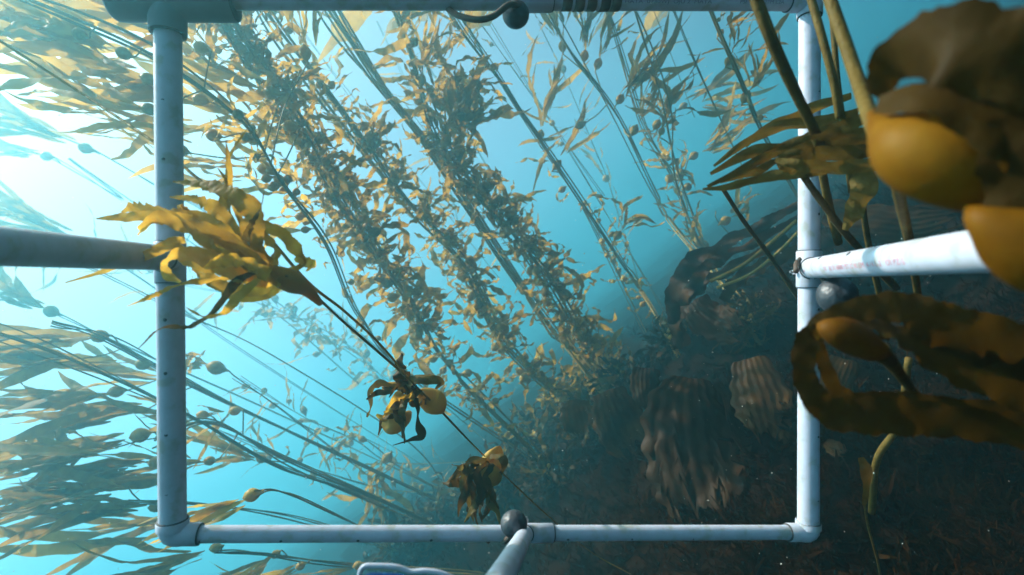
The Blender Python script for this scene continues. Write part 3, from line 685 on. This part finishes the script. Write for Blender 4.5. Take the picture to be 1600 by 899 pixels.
n2 = near('giant_kelp', 'kelp with strap blades fanned across the right upright bar')
for i, pts in enumerate([
 [(1375, 215, .40, 16, 0), (1300, 225, .41, 26, 20), (1240, 225, .42, 24, 10), (1180, 255, .43, 20, 30), (1105, 292, .44, 6, 0)],
 [(1370, 235, .39, 24, 10), (1310, 240, .39, 30, 0), (1250, 240, .39, 22, 30), (1215, 245, .40, 8, 20)],
 [(1370, 258, .38, 26, 0), (1300, 262, .38, 26, 10), (1250, 258, .38, 24, 20), (1212, 250, .39, 8, 0)],
 [(1365, 180, .44, 18, 20), (1310, 200, .45, 26, 10), (1240, 225, .46, 22, 40), (1170, 240, .47, 22, 10), (1110, 272, .48, 6, 10)],
 [(1340, 175, .5, 18, 30), (1290, 190, .5, 24, 0), (1230, 195, .5, 22, 20), (1170, 220, .5, 16, 10), (1115, 260, .5, 5, 0)],
 [(1310, 262, .42, 18, 20), (1240, 272, .42, 22, 10), (1190, 278, .43, 20, 30), (1140, 292, .44, 14, 10), (1098, 296, .45, 4, 0)],
 [(1290, 250, .45, 14, 10), (1230, 248, .45, 18, 50), (1180, 268, .46, 16, 20), (1125, 285, .46, 5, 10)],
 [(1330, 150, .52, 12, 20), (1280, 165, .52, 20, 10), (1235, 185, .52, 20, 30), (1190, 205, .52, 14, 10), (1165, 230, .52, 5, 0)],
 [(1250, 262, .40, 18, 40), (1225, 262, .40, 16, 10), (1215, 252, .40, 8, 10)],
 [(1345, 250, .46, 40, 30), (1350, 290, .46, 44, 10), (1335, 330, .47, 34, 20), (1320, 360, .48, 10, 10)],
 [(1370, 205, .36, 20, 15), (1320, 208, .37, 24, 25), (1270, 215, .38, 20, 45), (1220, 230, .4, 12, 20), (1195, 238, .4, 4, 0)]]):
    ribbon([(x, y, d, w*.8, t) for x, y, d, w, t in pts], mat=M_OLIVE, parent=n2, ruf=.2, freq=3, seed=90+i)
for i, (pts, w) in enumerate([
 ([(1172, -20, .36), (1200, 55, .36), (1232, 125, .37), (1268, 195, .39), (1285, 240, .42)], 10),
 ([(1262, -20, .45), (1285, 60, .44), (1303, 130, .44), (1312, 185, .45)], 8),
 ([(1300, 20, .5), (1308, 120, .5), (1318, 200, .5), (1330, 300, .55)], 6),
 ([(1255, 275, .42), (1280, 310, .47), (1330, 375, .58), (1400, 450, .9)], 7),
 ([(1285, 270, .55), (1295, 320, .58), (1310, 380, .62)], 8),
 ([(1345, 300, .7), (1355, 370, .75), (1372, 450, .8), (1390, 520, .9)], 6),
 ([(1130, 296, .9), (1165, 350, 1.1), (1210, 410, 1.4), (1250, 470, 1.8)], 4.5),
 ([(1420, 560, .8), (1405, 660, .85), (1370, 720, .9), (1362, 800, 1.0)], 7),
 ([(1180, -20, .38), (1215, 70, .38), (1250, 150, .39), (1278, 215, .41)], 6)]):
    line = spline([P(*q) for q in pts], 30)
    part('stipe', tube(line, [w*q[2]/FPX*.75 for q in [pts[min(int(j/30*len(pts)), len(pts)-1)] for j in range(30)]], 8), M_OLIVE, n2)
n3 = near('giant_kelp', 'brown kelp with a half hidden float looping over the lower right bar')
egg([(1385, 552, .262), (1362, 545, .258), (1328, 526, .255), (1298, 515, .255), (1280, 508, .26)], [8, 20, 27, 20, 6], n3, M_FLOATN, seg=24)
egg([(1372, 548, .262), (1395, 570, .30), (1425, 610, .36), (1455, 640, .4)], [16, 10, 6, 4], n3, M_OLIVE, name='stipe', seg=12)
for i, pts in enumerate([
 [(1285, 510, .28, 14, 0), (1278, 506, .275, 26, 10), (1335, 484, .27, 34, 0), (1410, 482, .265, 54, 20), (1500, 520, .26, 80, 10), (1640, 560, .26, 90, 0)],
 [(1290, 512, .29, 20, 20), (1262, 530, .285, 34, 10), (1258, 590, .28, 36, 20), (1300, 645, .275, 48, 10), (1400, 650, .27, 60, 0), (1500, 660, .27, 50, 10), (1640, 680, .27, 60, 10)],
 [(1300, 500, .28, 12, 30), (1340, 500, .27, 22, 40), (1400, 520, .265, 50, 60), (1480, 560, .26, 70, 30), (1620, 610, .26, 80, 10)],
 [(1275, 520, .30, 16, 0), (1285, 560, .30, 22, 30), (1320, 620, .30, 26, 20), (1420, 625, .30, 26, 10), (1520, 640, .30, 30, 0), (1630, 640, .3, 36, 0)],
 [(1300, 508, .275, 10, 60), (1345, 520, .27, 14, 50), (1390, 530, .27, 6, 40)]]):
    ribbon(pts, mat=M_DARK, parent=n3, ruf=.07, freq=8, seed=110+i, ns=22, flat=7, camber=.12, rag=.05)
n4 = near('giant_kelp', 'single yellowish blade on a thin stipe right of the lower right elbow')
ribbon([(1345, 715, .9, 8, 0), (1354, 740, .9, 22, 40), (1354, 768, .9, 16, 60), (1350, 790, .9, 5, 30)], mat=M_BROWN, parent=n4, seed=131, ruf=.05, freq=1)
part('stipe', tube(spline([P(1350, 780, .9), P(1356, 820, .95), P(1372, 880, 1.0), P(1380, 930, 1.1)], 20), .0022, 7), M_OLIVE, n4)

# ------------------------------------------------------------------ unseen kelp mat overhead, added to shade the right side
def canopy():
    r = random.Random(77)
    for k, (bx, by, where) in enumerate(((5.2, 1.0, 'nearest the camera'), (6.6, 3.4, 'in the middle of the mat'), (8.2, 6.2, 'farthest away'))):
        b = Vector((bx, by, ground_z(bx, by)))
        rt = root('canopy_kelp', b, 'added kelp out of view that shades the right side, ' + where, 'kelp', 'added shade kelp out of view')
        for j in range(9):
            yy = by-1.6+j*.45+r.uniform(-.2, .2); xe = max(.5, yy-3.0)+r.uniform(0, .4)
            pts = spline([b+rv(r)*.05, Vector((bx+r.uniform(-.3, .3), by+(yy-by)*.4, 1.0)), Vector((bx-.6, yy, 2.5)), Vector(((bx+xe)/2, yy+r.uniform(-.2, .2), 2.95)), Vector((xe, yy, 3.0+r.uniform(-.1, .1)))], 33)
            part('stipe', tube(pts, .008, 5), M_STIPE, rt)
            for i in range(32):
                t = r.uniform(.5, 1); q = pts[int(t*32)]
                D = Vector((-1, r.gauss(0, .5), r.gauss(0, .15))).normalized()
                link('float', FLOATS[0], rt, orient(q-b, D, rv(r), .07))
                link('blade', r.choice(blade_set('canopy', M_BLADE)), rt, orient(q+D*.07-b, D, Vector((r.gauss(0, .3), r.gauss(0, .3), 1)), r.uniform(.8, 1.3)))
canopy()

# ------------------------------------------------------------------ understory kelp on the reef
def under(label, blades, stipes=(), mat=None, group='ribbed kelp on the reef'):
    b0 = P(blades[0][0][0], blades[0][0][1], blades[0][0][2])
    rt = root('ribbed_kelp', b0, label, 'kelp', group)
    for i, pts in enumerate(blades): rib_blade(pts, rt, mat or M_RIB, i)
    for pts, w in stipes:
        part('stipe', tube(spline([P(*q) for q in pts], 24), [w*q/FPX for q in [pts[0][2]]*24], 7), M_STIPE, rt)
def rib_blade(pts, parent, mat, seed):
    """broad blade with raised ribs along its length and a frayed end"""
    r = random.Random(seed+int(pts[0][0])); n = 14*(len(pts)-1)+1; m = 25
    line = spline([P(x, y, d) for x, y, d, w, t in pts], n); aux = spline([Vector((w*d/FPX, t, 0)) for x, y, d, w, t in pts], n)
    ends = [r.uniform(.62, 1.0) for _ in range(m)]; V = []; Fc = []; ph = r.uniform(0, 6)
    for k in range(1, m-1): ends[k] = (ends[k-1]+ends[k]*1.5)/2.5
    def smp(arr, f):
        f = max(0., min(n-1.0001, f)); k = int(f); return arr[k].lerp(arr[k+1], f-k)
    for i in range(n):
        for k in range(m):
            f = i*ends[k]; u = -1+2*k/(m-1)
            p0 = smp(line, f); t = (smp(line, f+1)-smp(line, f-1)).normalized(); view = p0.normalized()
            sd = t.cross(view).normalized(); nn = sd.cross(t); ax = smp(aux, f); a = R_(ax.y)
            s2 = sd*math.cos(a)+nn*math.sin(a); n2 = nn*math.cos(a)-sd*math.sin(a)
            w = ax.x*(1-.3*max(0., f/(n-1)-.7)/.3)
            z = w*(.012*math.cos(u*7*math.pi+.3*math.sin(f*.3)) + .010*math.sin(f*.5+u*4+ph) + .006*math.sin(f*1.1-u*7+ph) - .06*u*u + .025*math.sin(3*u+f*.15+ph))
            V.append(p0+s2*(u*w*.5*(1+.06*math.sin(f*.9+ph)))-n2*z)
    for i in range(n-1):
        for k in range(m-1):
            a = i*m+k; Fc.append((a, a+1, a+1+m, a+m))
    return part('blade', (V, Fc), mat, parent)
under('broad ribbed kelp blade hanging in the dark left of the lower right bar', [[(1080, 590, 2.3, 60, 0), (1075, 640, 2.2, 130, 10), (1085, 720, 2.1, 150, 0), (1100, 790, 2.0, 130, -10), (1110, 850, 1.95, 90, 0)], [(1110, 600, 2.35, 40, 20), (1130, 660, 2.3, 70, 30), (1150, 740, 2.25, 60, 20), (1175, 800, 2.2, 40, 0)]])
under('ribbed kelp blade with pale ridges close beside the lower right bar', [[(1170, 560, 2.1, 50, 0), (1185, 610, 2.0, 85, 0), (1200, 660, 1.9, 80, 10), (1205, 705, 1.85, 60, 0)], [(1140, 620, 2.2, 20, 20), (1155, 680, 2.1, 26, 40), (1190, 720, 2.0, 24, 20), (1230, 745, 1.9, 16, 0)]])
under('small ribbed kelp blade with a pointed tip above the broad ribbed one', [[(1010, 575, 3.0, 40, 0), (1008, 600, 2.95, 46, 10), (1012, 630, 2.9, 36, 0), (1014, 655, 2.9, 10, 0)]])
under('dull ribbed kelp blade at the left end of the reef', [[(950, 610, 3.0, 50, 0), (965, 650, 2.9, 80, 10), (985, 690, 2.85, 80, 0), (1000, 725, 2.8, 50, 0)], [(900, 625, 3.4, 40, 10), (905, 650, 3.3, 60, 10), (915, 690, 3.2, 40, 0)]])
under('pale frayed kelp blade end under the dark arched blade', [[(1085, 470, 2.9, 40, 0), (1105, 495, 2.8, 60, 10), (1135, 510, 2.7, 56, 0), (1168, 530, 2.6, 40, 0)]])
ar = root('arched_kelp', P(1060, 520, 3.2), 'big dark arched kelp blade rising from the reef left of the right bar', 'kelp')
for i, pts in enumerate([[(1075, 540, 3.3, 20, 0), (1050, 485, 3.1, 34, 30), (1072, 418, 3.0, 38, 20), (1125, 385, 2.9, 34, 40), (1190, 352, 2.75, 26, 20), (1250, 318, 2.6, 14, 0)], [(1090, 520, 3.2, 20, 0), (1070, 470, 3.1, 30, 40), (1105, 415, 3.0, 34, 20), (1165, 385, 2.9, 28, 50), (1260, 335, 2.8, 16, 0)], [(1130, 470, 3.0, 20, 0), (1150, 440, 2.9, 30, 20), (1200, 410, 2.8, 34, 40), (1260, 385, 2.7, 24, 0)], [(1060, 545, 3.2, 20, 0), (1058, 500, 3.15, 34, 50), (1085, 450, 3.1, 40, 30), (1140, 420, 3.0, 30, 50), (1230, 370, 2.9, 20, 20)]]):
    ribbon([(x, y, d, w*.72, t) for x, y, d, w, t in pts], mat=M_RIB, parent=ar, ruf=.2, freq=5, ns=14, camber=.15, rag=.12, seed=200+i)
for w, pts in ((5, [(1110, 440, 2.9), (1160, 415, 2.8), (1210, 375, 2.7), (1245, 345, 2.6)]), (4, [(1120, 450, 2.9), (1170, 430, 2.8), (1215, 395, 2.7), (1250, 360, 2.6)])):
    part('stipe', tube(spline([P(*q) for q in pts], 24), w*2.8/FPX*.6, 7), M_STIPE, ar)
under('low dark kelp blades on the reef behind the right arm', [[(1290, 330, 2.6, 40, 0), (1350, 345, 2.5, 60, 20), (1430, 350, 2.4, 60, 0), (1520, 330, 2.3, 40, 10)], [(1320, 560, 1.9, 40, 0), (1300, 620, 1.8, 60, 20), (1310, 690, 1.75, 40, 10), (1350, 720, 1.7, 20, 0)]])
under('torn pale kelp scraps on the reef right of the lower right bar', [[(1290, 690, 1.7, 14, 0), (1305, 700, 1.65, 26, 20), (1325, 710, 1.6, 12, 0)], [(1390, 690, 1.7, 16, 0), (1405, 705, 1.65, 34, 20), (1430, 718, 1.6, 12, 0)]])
# --- low bushy algae along the edge of the reef
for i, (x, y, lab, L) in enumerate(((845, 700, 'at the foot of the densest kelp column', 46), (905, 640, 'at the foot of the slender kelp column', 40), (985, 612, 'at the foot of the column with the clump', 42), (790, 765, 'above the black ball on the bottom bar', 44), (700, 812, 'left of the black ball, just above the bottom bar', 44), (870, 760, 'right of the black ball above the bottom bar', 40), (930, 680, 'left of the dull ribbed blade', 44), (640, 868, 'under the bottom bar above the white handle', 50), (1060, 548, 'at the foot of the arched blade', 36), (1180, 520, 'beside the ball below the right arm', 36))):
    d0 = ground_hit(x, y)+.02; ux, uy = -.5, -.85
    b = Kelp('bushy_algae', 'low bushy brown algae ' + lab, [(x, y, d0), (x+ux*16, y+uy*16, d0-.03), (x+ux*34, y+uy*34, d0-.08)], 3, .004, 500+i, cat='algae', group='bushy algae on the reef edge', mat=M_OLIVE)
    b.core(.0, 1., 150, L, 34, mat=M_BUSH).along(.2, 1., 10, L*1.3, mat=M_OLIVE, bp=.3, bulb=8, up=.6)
# --- algae turf over the reef
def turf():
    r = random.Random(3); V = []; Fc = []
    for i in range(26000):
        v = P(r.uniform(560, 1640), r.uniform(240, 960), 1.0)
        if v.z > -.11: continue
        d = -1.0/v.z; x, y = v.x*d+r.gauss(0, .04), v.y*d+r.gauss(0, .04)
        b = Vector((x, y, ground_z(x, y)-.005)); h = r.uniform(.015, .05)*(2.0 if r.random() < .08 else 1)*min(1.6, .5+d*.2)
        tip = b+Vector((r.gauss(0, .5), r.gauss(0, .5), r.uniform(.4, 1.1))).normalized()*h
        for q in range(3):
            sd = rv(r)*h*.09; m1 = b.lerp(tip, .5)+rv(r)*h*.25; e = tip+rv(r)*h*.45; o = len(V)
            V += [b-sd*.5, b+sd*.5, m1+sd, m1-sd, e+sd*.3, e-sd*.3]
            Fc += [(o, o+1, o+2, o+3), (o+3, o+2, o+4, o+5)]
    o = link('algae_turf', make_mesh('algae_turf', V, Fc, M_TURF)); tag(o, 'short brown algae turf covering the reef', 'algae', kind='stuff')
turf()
def snow():
    r = random.Random(5); V = []; Fc = []
    for i in range(1000):
        d = .45+2.6*r.random()**1.5; c = P(r.uniform(-40, 1640), r.uniform(-40, 940), d)
        if c.z < ground_z(c.x, c.y)+.05: continue
        k = d*(.3+1.0*r.random()**3)/FPX; o = len(V)
        V += [c+Vector(q)*k*r.uniform(.6, 1.4) for q in ((1, 0, 0), (-1, 0, 0), (0, 1, 0), (0, -1, 0), (0, 0, 1), (0, 0, -1))]
        Fc += [tuple(o+j for j in f) for f in ((0, 2, 4), (2, 1, 4), (1, 3, 4), (3, 0, 4), (2, 0, 5), (1, 2, 5), (3, 1, 5), (0, 3, 5))]
    o = link('drifting_particles', make_mesh('drifting_particles', V, Fc, M_SNOW)); tag(o, 'tiny pale particles drifting in the water', 'particles', kind='stuff')
snow()

# ------------------------------------------------------------------ haze (the sea water)
def build_haze():
    x, y0, y1, z0, z1 = 70, -70, 70, -2.6, 5.5
    V = [Vector(v) for v in ((-x, y0, z0), (x, y0, z0), (x, y1, z0), (-x, y1, z0), (-x, y0, z1), (x, y0, z1), (x, y1, z1), (-x, y1, z1))]
    Fc = [(0, 3, 2, 1), (4, 5, 6, 7), (0, 1, 5, 4), (1, 2, 6, 5), (2, 3, 7, 6), (3, 0, 4, 7)]
    m, nt, out = mat_new('haze')
    pv = N(nt, 'ShaderNodeVolumePrincipled')
    pv.inputs['Color'].default_value = (*HAZE_COLOR, 1); pv.inputs['Density'].default_value = HAZE_DENSITY
    pv.inputs['Anisotropy'].default_value = HAZE_G
    nt.links.new(pv.outputs[0], out.inputs['Volume'])
    o = link('haze', make_mesh('haze', V, Fc, m, False))
    tag(o, 'hazy blue green sea water around everything', kind='stuff')
build_haze()
